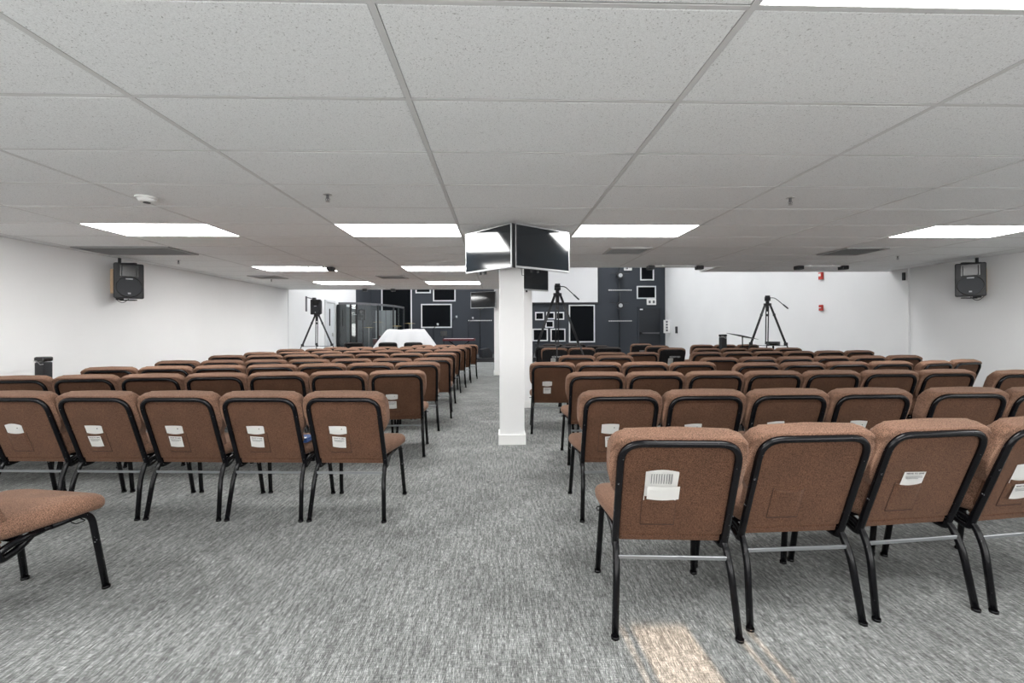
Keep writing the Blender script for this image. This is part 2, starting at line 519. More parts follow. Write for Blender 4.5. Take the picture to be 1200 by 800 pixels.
t = thing('smoke_detector', 'white round smoke detector on the ceiling at left', 'smoke detector', (x, y, CZ))
bm = bmesh.new(); cyl(bm, (0, 0, -.006), .075, .012, 28); obj('detector_base', bm, M['white'], t)
bm = bmesh.new(); cyl(bm, (0, 0, -.026), .046, .028, 28, r2=.066); obj('detector_dome', bm, M['white'], t)
bm = bmesh.new(); cyl(bm, (0, 0, -.043), .024, .006, 20); obj('sensor_cap', bm, M['blackplastic'], t)

def spot_bar(x0, x1, y, lab, ends=(1, 1)):
    t = thing('spotlight_bar', lab, 'spotlight', ((x0 + x1) / 2, y, CZ), 0)
    h = (x1 - x0) / 2
    bm = bmesh.new(); box(bm, -h, h, -.015, .015, -.035, -.015); box(bm, -h * .5 - .01, -h * .5 + .01, -.01, .01, -.015, 0); box(bm, h * .5 - .01, h * .5 + .01, -.01, .01, -.015, 0)
    obj('mounting_bar', bm, M['rail'], t)
    for s, on in ((-1, ends[0]), (1, ends[1])):
        if not on: continue
        bm = bmesh.new(); box(bm, s * h - .055, s * h + .055, -.06, .06, -.085, -.02, .012)
        cyl(bm, (s * h, -.065, -.052), .026, .03, 14, 'Y')
        obj('lamp_head', bm, M['blackplastic'], t)
spot_bar(2.48, 3.28, 7.28, 'short bar with two black spotlights under the ceiling above the dark door')
spot_bar(4.95, 5.70, 7.3, 'short bar with two black spotlights under the right ceiling edge')
spot_bar(-3.2, -2.72, 7.45, 'short bar with black spotlight under the ceiling at left', (0, 1))
spot_bar(-3.35, -2.65, 11.5, 'short bar with two black spotlights at the far ceiling edge at left')

# ------------------------------------------------------------------ columns
def column(x0, y0, wd, lab, top=CZ + .05):
    t = thing('square_column', lab, 'column', (x0 + wd / 2, y0 + wd / 2, 0))
    h = wd / 2
    obj('shaft', bx(-h, h, -h, h, 0, top, .004, 1), M['wall'], t)
    g = h + .014
    obj('base_trim', boxes([(-g, g, -g, -h, 0, .105), (-g, g, h, g, 0, .105), (-g, -h, -h, h, 0, .105), (h, g, -h, h, 0, .105)]), M['white'], t)
    return t
column(.012, 4.86, .265, 'white square column standing in the middle aisle')
column(.265, 7.10, .27, 'second white square column just behind the first', CZ - .002)
column(-.11, 12.06, .27, 'farthest white square column at the end of the aisle', HZ - .01)

# ------------------------------------------------------------------ monitors
def monitor(cx, cy, cz, rot, tilt, wd, lab, arm):
    t = thing('wall_monitor', lab, 'television', (cx, cy, cz), rot)
    hw, hh = wd / 2, wd * .2925
    R = Matrix.Rotation(tilt, 4, 'X')
    def tb(*a, **k): return bx(*a, mtx=R, **k)
    obj('casing', tb(-hw, hw, .0, .035, -hh, hh, .006), M['blackplastic'], t)
    b = .010
    bm = bmesh.new()
    for q in ((-hw, hw, -.006, .002, hh - b, hh), (-hw, hw, -.006, .002, -hh, -hh + b * 1.8), (-hw, -hw + b, -.006, .002, -hh, hh), (hw - b, hw, -.006, .002, -hh, hh)):
        box(bm, *q, mtx=R)
    obj('bezel', bm, M['silver'], t)
    obj('screen', tb(-hw + b, hw - b, -.003, .001, -hh + b * 1.8, hh - b), M['screen'], t)
    obj('badge', tb(-.02, .02, -.008, -.004, -hh + .004, -hh + .013), M['silver'], t)
    bm = bmesh.new(); box(bm, -hw * .5, hw * .5, .035, .06, -hh * .55, hh * .3, .01, mtx=R)
    box(bm, -hw * .42, -hw * .36, .01, .03, -hh - .03, -hh, mtx=R); box(bm, -hw * .2, -hw * .14, .01, .03, -hh - .03, -hh, mtx=R)
    obj('rear_housing', bm, M['blackplastic'], t)
    bm = bmesh.new(); a = Vector((0, .06, 0)); tube(bm, [a, a + Vector(arm) * .5, Vector(arm)], .018, 8)
    obj('mounting_arm', bm, M['blackplastic'], t)
    return t
monitor(-.105, 4.56, 2.04, math.radians(-49), math.radians(0), .72, 'wall monitor angled left on the near column, screen facing the left seats', (.02, .28, 0))
monitor(.455, 4.52, 2.04, math.radians(36), math.radians(0), .72, 'wall monitor angled right on the near column, screen facing the right seats', (-.12, .28, 0))
monitor(.49, 6.82, 2.03, math.radians(36), math.radians(0), .72, 'smaller looking monitor on the second column, below the right near monitor', (-.05, .24, 0))
monitor(-.40, 11.98, 2.00, math.radians(-26), 0, .74, 'distant wall monitor left of the farthest column', (.34, .05, 0))
t = thing('hanging_cable', 'thin black cable looped below the right near monitor', 'cable', (.28, 4.50, 1.78))
bm = bmesh.new(); tube(bm, [(0.05 * math.cos(a) + .03, .0, .05 * math.sin(a) + .03) for a in [i * .45 for i in range(13)]], .003, 6)
tube(bm, [(.02, .12, .30), (-.05, .2, .2), (-.03, .2, .02), (.0, .06, 0.0)], .003, 6)
obj('cable_loop', bm, M['blackplastic'], t)

# ------------------------------------------------------------------ wall loudspeakers
def speaker(name, lab, loc, rot, mount=None, s=1.0):
    t = thing(name, lab, 'loudspeaker', loc, rot)
    bm = bmesh.new()
    vs = box(bm, -.17, .17, 0, .30, -.25, .25)
    for v in vs:
        if v.co.y > .1: v.co.x *= .62; v.co.z *= .86
    bmesh.ops.bevel(bm, geom=bm.edges[:], offset=.022, segments=3, profile=.5, affect='EDGES')
    bmesh.ops.scale(bm, vec=(s, s, s), verts=bm.verts)
    obj('cabinet', bm, M['blackplastic'], t)
    bm = bmesh.new()
    cyl(bm, (0, -.006, -.085), .135 , .014, 36, 'Y')
    bmesh.ops.scale(bm, vec=(s, s, s), verts=bm.verts)
    g = obj('woofer_grille', bm, M['gril'], t)
    bm = bmesh.new()
    tube(bm, [(.142 * math.cos(2 * PI * k / 36), -.008, -.085 + .142 * math.sin(2 * PI * k / 36)) for k in range(37)], .006, 6, cap=False)
    bmesh.ops.scale(bm, vec=(s, s, s), verts=bm.verts)
    obj('grille_ring', bm, M['blackgloss'], t)
    bm = bmesh.new()
    for q in ((-.10, -.085, -.016, .004, .06, .215), (.085, .10, -.016, .004, .06, .215), (-.10, .10, -.012, .004, .205, .22), (-.075, .075, -.004, .002, .065, .205)):
        box(bm, *q)
    bmesh.ops.scale(bm, vec=(s, s, s), verts=bm.verts)
    obj('horn_waveguide', bm, M['blackgloss'], t)
    bm = bmesh.new(); box(bm, -.038, .038, -.018, -.012, .018, .034)
    bmesh.ops.scale(bm, vec=(s, s, s), verts=bm.verts)
    obj('name_plate', bm, M['plate'], t)
    bm = bmesh.new(); box(bm, -.016, .016, -.018, -.012, -.185, -.165)
    bmesh.ops.scale(bm, vec=(s, s, s), verts=bm.verts)
    obj('badge', bm, M['plate'], t)
    if mount: mount(t)
    return t
M['gril'] = mat('perforated_grille', (0.022, 0.025, 0.030), 0.5, metal=.3)
M['plate'] = mat('light_plate', (0.45, 0.46, 0.48), 0.4)
def mount_for(side):
    def f(t):
        # side = -1: wall to the left; the bracket is square to the wall while the cabinet is turned
        fl = t.rotation_euler.z
        UN = Matrix.Rotation(-fl, 4, 'Z')
        X0 = side * .215
        br = bx(X0 - .02, X0 + .02, .06, .15, -.26, .27)
        box(br, min(X0, 0), max(X0, 0), .10, .14, .255, .27); box(br, min(X0, 0), max(X0, 0), .10, .14, -.27, -.255); box(br, X0 - .012, X0 + .012, .09, .12, .27, .338)
        bmesh.ops.transform(br, matrix=UN, verts=br.verts)
        obj('wall_bracket', br, M['blackplastic'], t)
        wb = bx(min(side * .235, side * .275), max(side * .235, side * .275), .02, .19, -.17, .17)
        bmesh.ops.transform(wb, matrix=UN, verts=wb.verts)
        obj('wood_block', wb, M['wood'], t)
        bm = bmesh.new(); tube(bm, [(side * (.14 - .14 * k / 8), .04, -.25 - .055 * math.sin(PI * k / 8)) for k in range(9)], .004, 6)
        obj('speaker_cable', bm, M['blackplastic'], t)
    return f
speaker('wall_loudspeaker', 'black moulded loudspeaker bracketed high on the left wall', (-5.17, 6.50, 1.935), math.radians(46), mount_for(-1))
speaker('wall_loudspeaker', 'black moulded loudspeaker bracketed high on the right wall', (6.95, 6.45, 1.935), math.radians(-46), mount_for(1))

# ------------------------------------------------------------------ chairs
# local frame: x right, y towards the stage, origin on the floor below the top edge of the back
BT = math.radians(19.5)                  # recline
BASE = Vector((0, .160, .402))
def back_mtx():                             # back plane: local (x, n, s) -> chair space
    return Matrix.Translation(BASE) @ Matrix.Rotation(BT, 4, 'X')
BM_ = back_mtx()
LEGX = .238

def mesh_cushion():
    bm = bmesh.new()
    pts = [(-.205, .0), (-.205, .145), (-.262, .215), (-.270, .30), (-.267, .430), (0, .434), (.267, .430), (.270, .30), (.262, .215), (.205, .145), (.205, .0)]
    pts = [(x, z * 1.06) for x, z in pts]
    rad = [.02, .03, .04, .05, .06, 0, .06, .05, .04, .03, .02]
    ol = round_outline(pts, rad, 7)
    prism(bm, ol, -.022, .046)
    es = [e for e in bm.edges if len(e.link_faces) == 2 and any(len(f.verts) > 4 for f in e.link_faces)]
    bmesh.ops.bevel(bm, geom=es, offset=.026, segments=4, profile=.5, affect='EDGES', clamp_overlap=True)
    for v in bm.verts:                      # crown of the pad
        if v.co.y > .04: v.co.y += .012 * max(0, 1 - (v.co.x / .26) ** 2)
        if v.co.z > .42: v.co.y -= .008
    bmesh.ops.transform(bm, matrix=BM_, verts=bm.verts)
    return finish(bm, 'backrest', M['fabric'], True)
def mesh_panel(m):
    bm = bmesh.new()
    pts = [(-.214, -.008), (-.218, .425), (.218, .425), (.214, -.008)]
    prism(bm, round_outline(pts, [.01, .06, .06, .01], 4), -.030, .0)
    bmesh.ops.transform(bm, matrix=BM_, verts=bm.verts)
    return finish(bm, 'back_panel', m)
def mesh_hem():
    bm = bmesh.new(); box(bm, -.209, .209, -.029, .0, -.046, -.013, .004, 1); box(bm, -.209, .209, -.020, .005, -.014, -.006)
    bmesh.ops.transform(bm, matrix=BM_, verts=bm.verts)
    return finish(bm, 'panel_hem', M['panelfab'])
PX, PW, P0, P1 = -.060, .068, .045, .190     # pocket centre, half width, bottom, top
def mesh_pocket():
    bm = bmesh.new()
    n = 8
    def ring(z, k):
        fr, bk = [], []
        for c in range(n + 1):
            u = c / n
            x = PX - PW + 2 * PW * u
            zz = z - (.011 * math.sin(PI * u) if k == 3 else 0)
            fr.append(bm.verts.new((x, -.0325 - .0095 * math.sin(PI * u) ** .5 * (k / 3), zz)))
            bk.append(bm.verts.new((x, -.0290, zz)))
        return fr, bk
    rg = [ring(P0 + (P1 - P0) * k / 3, k) for k in range(4)]
    for (f0, b0), (f1, b1) in zip(rg, rg[1:]):
        for c in range(n):
            bm.faces.new((f0[c], f0[c + 1], f1[c + 1], f1[c])); bm.faces.new((b0[c], b1[c], b1[c + 1], b0[c + 1]))
        bm.faces.new((f0[0], f1[0], b1[0], b0[0])); bm.faces.new((f0[n], b0[n], b1[n], f1[n]))
    for (f, k) in ((rg[0], 0), (rg[3], 1)):
        for c in range(n):
            bm.faces.new((f[0][c], f[1][c], f[1][c + 1], f[0][c + 1]))
    bmesh.ops.transform(bm, matrix=BM_, verts=bm.verts)
    return finish(bm, 'pocket', M['panelfab'], False)
def mesh_seam():
    bm = bmesh.new()
    for q in ((PX - PW - .0015, PX - PW + .001, -.0325, -.029, P0, P1 + .004), (PX + PW - .001, PX + PW + .0015, -.0325, -.029, P0 - .004, P1 + .002), (PX - PW, PX + PW, -.0345, -.029, P0 - .0035, P0)):
        box(bm, *q)
    bmesh.ops.transform(bm, matrix=BM_, verts=bm.verts)
    return finish(bm, 'pocket_seam', M['seam'])
def mesh_backframe():
    bm = bmesh.new()
    up = fillet([(-.226, -.034, -.035), (-.228, -.034, .434), (.228, -.034, .434), (.226, -.034, -.035)], .085, 7)
    up = [BM_ @ p for p in up]
    L = [(-.215, .27, .386), (-.223, .20, .366)]
    Rr = [(.223, .20, .366), (.215, .27, .386)]
    e0 = up[0] + Vector((0, .012, -.030))
    e1 = up[-1] + Vector((0, .012, -.030))
    lo = fillet([Vector(L[0]), Vector((L[0][0], .215, e0.z + .012)), e0, up[0]], .030, 5)
    hi = fillet([up[-1], e1, Vector((Rr[1][0], .215, e1.z + .012)), Vector(Rr[1])], .030, 5)
    tube(bm, lo[:-1] + up + hi[1:], .0155, 8)
    return finish(bm, 'back_frame', M['metal'])
def mesh_seat():
    bm = bmesh.new()
    ol = round_outline([(-.222, .13), (-.262, .40), (-.262, .560), (.262, .560), (.262, .40), (.222, .13)], [.04, .10, .075, .075, .10, .04], 5)
    n = len(ol)
    cy = .35
    rings = []
    for ins, z in ((.035, .397), (.012, .402), (.002, .414), (0, .430), (.002, .446), (.010, .461), (.024, .472), (.045, .479), (.09, .486), (.16, .490)):
        kx, ky = 1 - ins / .262, 1 - ins / .215
        rings.append([bm.verts.new((x * kx, cy + (y - cy) * ky, z - max(0, y - .48) * .16)) for x, y in ol])
    for a, b in zip(rings, rings[1:]):
        for k in range(n):
            bm.faces.new((a[k], a[(k + 1) % n], b[(k + 1) % n], b[k]))
    c = bm.verts.new((0, cy, .492))
    for k in range(n): bm.faces.new((rings[-1][k], rings[-1][(k + 1) % n], c))
    bm.faces.new(rings[0][::-1])
    return finish(bm, 'seat', M['fabric'], True)
def mesh_leg(front, s):
    bm = bmesh.new()
    if front:
        p = fillet([(s * .222, .33, .388), (s * .224, .49, .392), (s * (LEGX + .004), .545, .0)], .06, 6)
    else:
        p = fillet([(s * .222, .30, .386), (s * .224, .150, .374), (s * .230, .090, .27), (s * (LEGX + .008), .045, .0)], .09, 6)
    tube(bm, p, .0145, 8)
    cyl(bm, (p[-1].x, p[-1].y, .006), .017, .012, 10)
    return finish(bm, 'leg', M['metal'])
def mesh_seatframe():
    bm = bmesh.new()
    for s in (-1, 1):
        tube(bm, [(s * .222, .29, .386), (s * .222, .34, .388)], .0125, 8)
        tube(bm, fillet([(s * .235, .44, .378), (s * .262, .44, .372), (s * .262, .40, .372), (s * .235, .40, .378)], .008, 3), .0025, 5)
    box(bm, -.215, .215, .42, .44, .380, .398); box(bm, -.215, .215, .20, .22, .380, .398)
    box(bm, -.205, .205, .20, .47, .395, .402)
    return finish(bm, 'seat_frame', M['metal'])
def mesh_stretcher():
    bm = bmesh.new(); box(bm, -.222, .222, .098, .108, .292, .308, .002, 1)
    return finish(bm, 'stretcher', M['bar'])

ME = dict(seat=mesh_seat(), backrest=mesh_cushion(), back_panel=mesh_panel(M['panelfab']), panel_hem=mesh_hem(), pocket=mesh_pocket(), pocket_seam=mesh_seam(),
          back_frame=mesh_backframe(), seat_frame=mesh_seatframe(), stretcher=mesh_stretcher())
LEGS = [mesh_leg(True, -1), mesh_leg(True, 1), mesh_leg(False, -1), mesh_leg(False, 1)]
def mesh_cover():
    bm = bmesh.new()
    prism(bm, round_outline([(-.250, .02), (-.252, .432), (.252, .432), (.250, .02)], [.01, .05, .05, .01], 4), -.054, -.024)
    bmesh.ops.transform(bm, matrix=BM_, verts=bm.verts)
    return finish(bm, 'seat_back_cover', M['blackfab'])
ME['cover'] = mesh_cover()
ME['backrest_black'] = ME['backrest'].copy(); ME['backrest_black'].materials[0] = M['blackfab']
ME['panel_black'] = ME['back_panel'].copy(); ME['panel_black'].materials[0] = M['blackfab']

def text_mesh(s, size, m, depth=.0003, bold=0.0):
    cu = bpy.data.curves.new('lettering', 'FONT')
    cu.body = s; cu.size = size; cu.align_x = 'CENTER'; cu.align_y = 'CENTER'; cu.extrude = depth; cu.offset = bold
    cu.resolution_u = 2
    o = bpy.data.objects.new('tmp', cu)
    C.objects.link(o)
    dg = bpy.context.evaluated_depsgraph_get()
    me = bpy.data.meshes.new_from_object(o.evaluated_get(dg))
    bpy.data.objects.remove(o)
    me.materials.clear(); me.materials.append(m)
    me.transform(Matrix.Rotation(PI / 2, 4, 'X'))
    return me

def chair(x, y, rot, label, group, kind='brown'):
    t = thing('padded_chair', label, 'chair', (x, y, 0), rot, group)
    obj('backrest', ME['backrest_black' if kind == 'black' else 'backrest'], parent=t)
    for k in ('seat', 'back_frame', 'seat_frame', 'stretcher'):
        obj(k, ME[k], parent=t)
    for l in LEGS: obj('leg', l, parent=t)
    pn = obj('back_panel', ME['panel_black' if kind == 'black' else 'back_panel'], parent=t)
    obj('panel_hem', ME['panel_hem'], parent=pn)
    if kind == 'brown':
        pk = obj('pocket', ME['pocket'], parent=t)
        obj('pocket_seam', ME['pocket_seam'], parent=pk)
    elif kind in ('cover', 'covertext'):
        cv = obj('seat_back_cover', ME['cover'], parent=t)
        cv['label'] = 'black cloth cover over the chair back'
        if kind == 'covertext':
            o = obj('lettering', RESERVED, parent=cv); o.matrix_local = BM_ @ Matrix.Translation((.05, -.056, .30))
    return t
M['plate2'] = mat('pale_lettering', (0.55, 0.57, 0.57), 0.7)
RESERVED = text_mesh('RESERVED', .048, M['plate2'], .0005, .001)

# papers: stand in or hang on a pocket, each its own thing
def in_back(chair_o, dx, ds, dn, rz=0.0):
    return Matrix.Translation(chair_o.location) @ Matrix.Rotation(chair_o.rotation_euler.z, 4, 'Z') @ BM_ @ Matrix.Translation((dx, dn, ds)) @ Matrix.Rotation(rz, 4, 'Y')
def sheet(wd, h, th, bend=.0, skew=0.0, top=0.0):
    bm = bmesh.new()
    n = 6
    rows = []
    for r in (0, 1):
        rows.append([bm.verts.new((-wd / 2 + wd * c / n + skew * r, -bend * math.sin(PI * c / n), r * h + (top * math.sin(PI * c / n) if r else 0) - (.004 * math.sin(PI * c / n) if not r else 0))) for c in range(n + 1)])
    for c in range(n):
        bm.faces.new((rows[0][c], rows[0][c + 1], rows[1][c + 1], rows[1][c]))
    bmesh.ops.solidify(bm, geom=bm.faces[:], thickness=th)
    return bm
CARD_HEAD = text_mesh('WAYS TO GIVE', .0105, M['ink'], .0002, .0003)
def card(ch, label, group='white cards in the chair back pockets', full=True, rz=.0, dx=0.0, ds=0.0):
    """small printed card clipped to the pocket front"""
    t = thing('printed_card', label, 'card', (0, 0, 0), 0, group)
    t.matrix_world = in_back(ch, PX + .0 + dx, .092 + ds, -.0465, rz)
    obj('card_sheet', sheet(.088, .078, .0012), M['paper'], t)
    if full:
        o = obj('heading', CARD_HEAD, parent=t); o.location = (0, -.0012, .066)
        bm = bmesh.new()
        for k, (a, b) in enumerate(((-.036, .034), (-.033, .036), (-.030, .02))):
            box(bm, a, b, -.0016, -.0009, .054 - .006 * k, .0555 - .006 * k)
        obj('printed_lines', bm, M['ink'], t)
    return t
def booklet(ch, label, group='white paper booklets in the chair back pockets', wd=.112, up=.045, rz=0.0, lines=False, top=.004, dx=0.0):
    t = thing('paper_booklet', label, 'booklet', (0, 0, 0), 0, group)
    t.matrix_world = in_back(ch, PX + dx, P1 - .022, -.0345, rz)
    obj('cover_sheet', sheet(wd, .022 + up, .0012, .001, .0, top), M['paper'], t)
    obj('inner_sheet', sheet(wd * .93, .017 + up, .0010, .001, .004, top), M['paper'], t, loc=(.003, .0018, 0))
    if lines:
        bm = bmesh.new()
        for k in range(9):
            box(bm, -.042 + k * .010, -.0405 + k * .010, -.0036, -.0010, .082, .127)
        obj('printed_lines', bm, M['ink'], t)
        obj('folded_flap', sheet(wd * .98, .062, .0012, .003), M['paper'], t, loc=(.006, -.016, .018))
    else:
        bm = bmesh.new(); box(bm, wd * .22, wd * .26, -.0035, -.001, .022 + up * .55, .022 + up * .55 + .006); obj('printed_mark', bm, M['ink'], t)
    return t

ORD = ['first', 'second', 'third', 'fourth', 'fifth', 'sixth', 'seventh', 'eighth', 'ninth']
SP = .545
CH = {}
def row(key, side, X0, Y0, th, n, k0, rowname, group, kinds=None, sp=SP, edge='from the aisle', start=0):
    sg = -1 if side == 'L' else 1
    th = math.radians(th)
    for k in range(n):
        kk = k0 + k + .5
        x = X0 + sg * kk * sp * math.cos(th); y = Y0 + sg * kk * sp * math.sin(th)
        kd = kinds[k] if kinds else 'brown'
        nm = 'brown padded chair' if kd == 'brown' else 'chair with black covered back'
        lab = '%s, %s %s, %s' % (nm, ORD[k + start], edge, rowname)
        CH[key, k] = chair(x, y, th + random.uniform(-.012, .012), lab, group, kd)
LG, RG = 'brown chairs left of the aisle', 'brown chairs right of the aisle'
row('L1', 'L', -.72, 2.90, -3.5, 6, 0, 'nearest full row of left block', LG)
row('L2', 'L', -.70, 4.39, 4.8, 9, 0, 'second row of left block', LG)
row('L3', 'L', -.70, 5.50, 8.0, 7, 0, 'third row of left block', LG)
row('L4', 'L', -.63, 6.27, 4.8, 7, 0, 'fourth row of left block', LG)
row('L5', 'L', -.69, 7.53, 6.4, 7, 0, 'fifth row of left block', LG)
row('L6', 'L', -.70, 8.75, 11.5, 7, 0, 'sixth row of left block', LG)
row('L7', 'L', -.66, 9.55, 5.3, 7, 0, 'seventh row of left block', LG)
row('L8', 'L', -.60, 10.35, 6.0, 6, 0, 'eighth row of left block', LG)
row('L9', 'L', -.50, 11.2, 4.0, 3, 0, 'farthest brown row of left block', LG)
row('R1', 'R', .51, 2.86, -.3, 4, 0, 'second row of right block', RG)
row('R1b', 'R', 2.78, 2.85, -1.0, 2, 0, 'second row of right block', RG, start=4)
row('R2', 'R', .61, 4.06, .1, 7, 0, 'third row of right block', RG, sp=.548)
row('R2b', 'R', 4.46, 3.93, 2.9, 2, 0, 'third row of right block', RG, start=7)
row('R3', 'R', .36, 5.29, -3.1, 4, 0, 'fourth row of right block', RG)
row('R3b', 'R', 2.66, 5.00, 3.2, 4, 0, 'fourth row of right block', RG, start=4)
chair(5.13, 5.13, math.radians(16), 'brown padded chair, turned inward, next to last, fourth row of right block', RG)
chair(5.655, 5.285, math.radians(16), 'brown padded chair at the right end, turned inward, fourth row of right block', RG)
row('R4', 'R', .88, 6.59, -5.2, 2, 0, 'pair in fifth row right of the columns', RG)
row('R4b', 'R', 2.69, 5.93, 4.1, 6, 0, 'right run of fifth right row', RG, edge='from its left end')
row('R5', 'R', 1.55, 7.30, 1.9, 2, 0, 'pair in sixth row right of the columns', RG)
row('R5b', 'R', 3.14, 7.27, 4.1, 6, 0, 'right run of sixth right row', RG, edge='from its left end')
row('R6b', 'R', 3.74, 8.55, 2.0, 4, 0, 'of the short seventh row at right', RG, edge='from its left end')
row('R7b', 'R', 4.45, 10.3, 2.0, 3, 0, 'of the last brown row at right', RG, edge='from its left end')
# nearest right row
r0 = [(.707, 1.745, -4), (1.281, 1.800, 2), (1.852, 1.856, 5.5), (2.406, 1.895, 7)]
for k, (x, y, a) in enumerate(r0):
    CH['R0', k] = chair(x, y, math.radians(a), ['brown padded chair nearest the viewer at the aisle, right block, with fanned booklet', 'brown padded chair second from the aisle in the nearest right row, pocket empty',
        'brown padded chair third from the aisle in the nearest right row, card in pocket', 'brown padded chair cut by the right photo edge in the nearest row'][k], RG)
chair(-2.249, 1.765, math.radians(-11), 'brown padded chair cut by the left photo edge in the foreground', LG)
# black-covered chairs farther back
BG = 'chairs with black covered backs'
def cam2w(px, d):
    xc = (px - 600) / 530 * d
    return xc * math.cos(YAW) + d * math.sin(YAW), d * math.cos(YAW) - xc * math.sin(YAW)
blk = [(788, 8.95, 'covertext', 'black covered chair back with white lettering, nearest of three left of the far right rows'),
       (771, 10.0, 'covertext', 'black covered chair back with white lettering, middle of three below the dark door'),
       (752, 11.3, 'covertext', 'black covered chair back with white lettering, farthest of three below the dark door'),
       (650, 9.1, 'covertext', 'black covered chair back with white lettering just right of the white column'),
       (682, 9.15, 'cover', 'black covered chair beside the tripod foot right of the column'),
       (713, 9.3, 'black', 'all black padded chair midway between the tripod and the dark door'),
       (641, 10.1, 'black', 'all black padded chair behind the lettered one right of the column'),
       (670, 10.2, 'black', 'all black padded chair in second black row behind the tripod'),
       (700, 10.3, 'black', 'all black padded chair in second black row below the tall framed panel'),
       (648, 11.4, 'black', 'all black padded chair in last black row below the small frames'),
       (674, 11.5, 'black', 'all black padded chair in last black row left of the tall framed panel'),
       (414, 13.3, 'black', 'all black padded chair in front of the glass drum booth'),
       (454, 13.3, 'black', 'all black padded chair before the left end of the draped piano'),
       (484, 13.25, 'black', 'all black padded chair before the middle of the draped piano'),
       (850, 10.2, 'cover', 'black covered chair behind the small black bin at right'),
       ]
KB = []
for px, d, kd, lab in blk[:-1]:
    x, y = cam2w(px, d)
    KB.append(chair(x, y, random.uniform(-.05, .05), lab, BG, kd))

# papers in the pockets
nth = ['aisle', 'second', 'third', 'fourth', 'fifth']
for k in range(5):
    c = CH['L1', k]
    booklet(c, 'white booklet in pocket of the %s chair from aisle, nearest full left row' % ORD[k], up=.052 if k < 4 else .055, rz=random.uniform(-.05, .05), top=.012 if k == 4 else .002)
    if k < 4 or False:
        card(c, 'white printed card on pocket of the %s chair from aisle, nearest full left row' % ORD[k], rz=random.uniform(-.03, .10))
booklet(CH['L2', 0], 'white booklet in pocket of the aisle chair, second left row', up=.045)
card(CH['L2', 0], 'white printed card on pocket of the aisle chair, second left row')
booklet(CH['R0', 0], 'fanned white booklet with folded flap in pocket of the nearest right chair', wd=.130, up=.115, lines=True, top=.010)
t = card(CH['R0', 2], 'tilted white printed card in pocket of third chair, nearest right row', rz=math.radians(2), ds=.066, dx=.005)
t.matrix_world = in_back(CH['R0', 2], PX + .004, P1 - .016, -.0355, math.radians(2))
for o in t.children: o.scale = (1.22, 1, .95)
booklet(CH['R0', 3], 'white booklet in pocket of the chair at the right edge', wd=.13, up=.075)
card(CH['R0', 3], 'white printed card on pocket of the chair at the right edge')
booklet(CH['R1', 0], 'white booklet in pocket of the aisle chair, second right row', up=.06)
card(CH['R1', 0], 'white printed card on pocket of the aisle chair, second right row', dx=.02, rz=-.1)
for k in (1, 2, 3):
    booklet(CH['R1', k], 'white booklet in pocket of the %s chair from aisle, second right row' % ORD[k], up=.055 + .012 * (k > 1), rz=random.uniform(-.08, .05))
booklet(CH['R1b', 0], 'white booklet in pocket of the fifth chair, second right row', up=.03)
booklet(CH['R3', 0], 'white booklet in pocket of the aisle chair by the columns, fourth right row', up=.05)
card(CH['R3', 0], 'white printed card on pocket of the aisle chair by the columns')
booklet(CH['R2', 6], 'white paper in pocket of the last chair, third right row', up=.09, rz=.15)
c = chair_blue = CH['L1', 1]
t = thing('folded_cloth', 'small folded blue cloth on a seat in the nearest full left row', 'cloth', (c.location.x + .19, c.location.y + .22, .482))
obj('cloth_fold', boxes([(-.05, .05, -.07, .07, 0, .012), (-.045, .045, -.06, .065, .012, .024)]), M['blue'], t)
obj('label_tag', bx(-.03, .03, -.05, -.02, .0245, .027), M['paper'], t)
for ch, lab in ((KB[0], 'small white paper standing in the nearest black covered chair below the door'), (KB[3], 'small white paper standing in the black covered chair beside the column')):
    t = thing('white_paper', lab, 'paper', (0, 0, 0))
    t.matrix_world = in_back(ch, -.03, .12, -.060)
    obj('paper_sheet', sheet(.10, .15, .002, .004, 0, .01), M['paper'], t)

# ------------------------------------------------------------------ small floor things near the walls
def bin_(loc, lab, wd=.18, h=.92):
    t = thing('black_bin', lab, 'bin', loc)
    obj('bin_body', bx(-wd / 2, wd / 2, -wd / 2, wd / 2, 0, h - .06, .012), M['blackplastic'], t)
    obj('bin_lid', bx(-wd / 2 - .004, wd / 2 + .004, -wd / 2 - .004, wd / 2 + .004, h - .055, h, .015), M['blackgloss'], t)
    bm = bmesh.new()
    tube(bm, [(-wd / 2, -wd / 2 - .006, h - .045), (-.02, -wd / 2 - .006, h - .045), (.02, -wd / 2 - .006, h - .085), (wd / 2, -wd / 2 - .006, h - .08)], .004, 6)
    obj('silver_trim', bm, M['chrome'], t)
bin_((-5.07, 5.20, 0), 'narrow black bin with silver trim standing at the left wall', .105, .955)
x, y = cam2w(847, 9.6); bin_((x, y, 0), 'narrow black bin standing before the right hall wall beside the music stand', .12, 1.10)

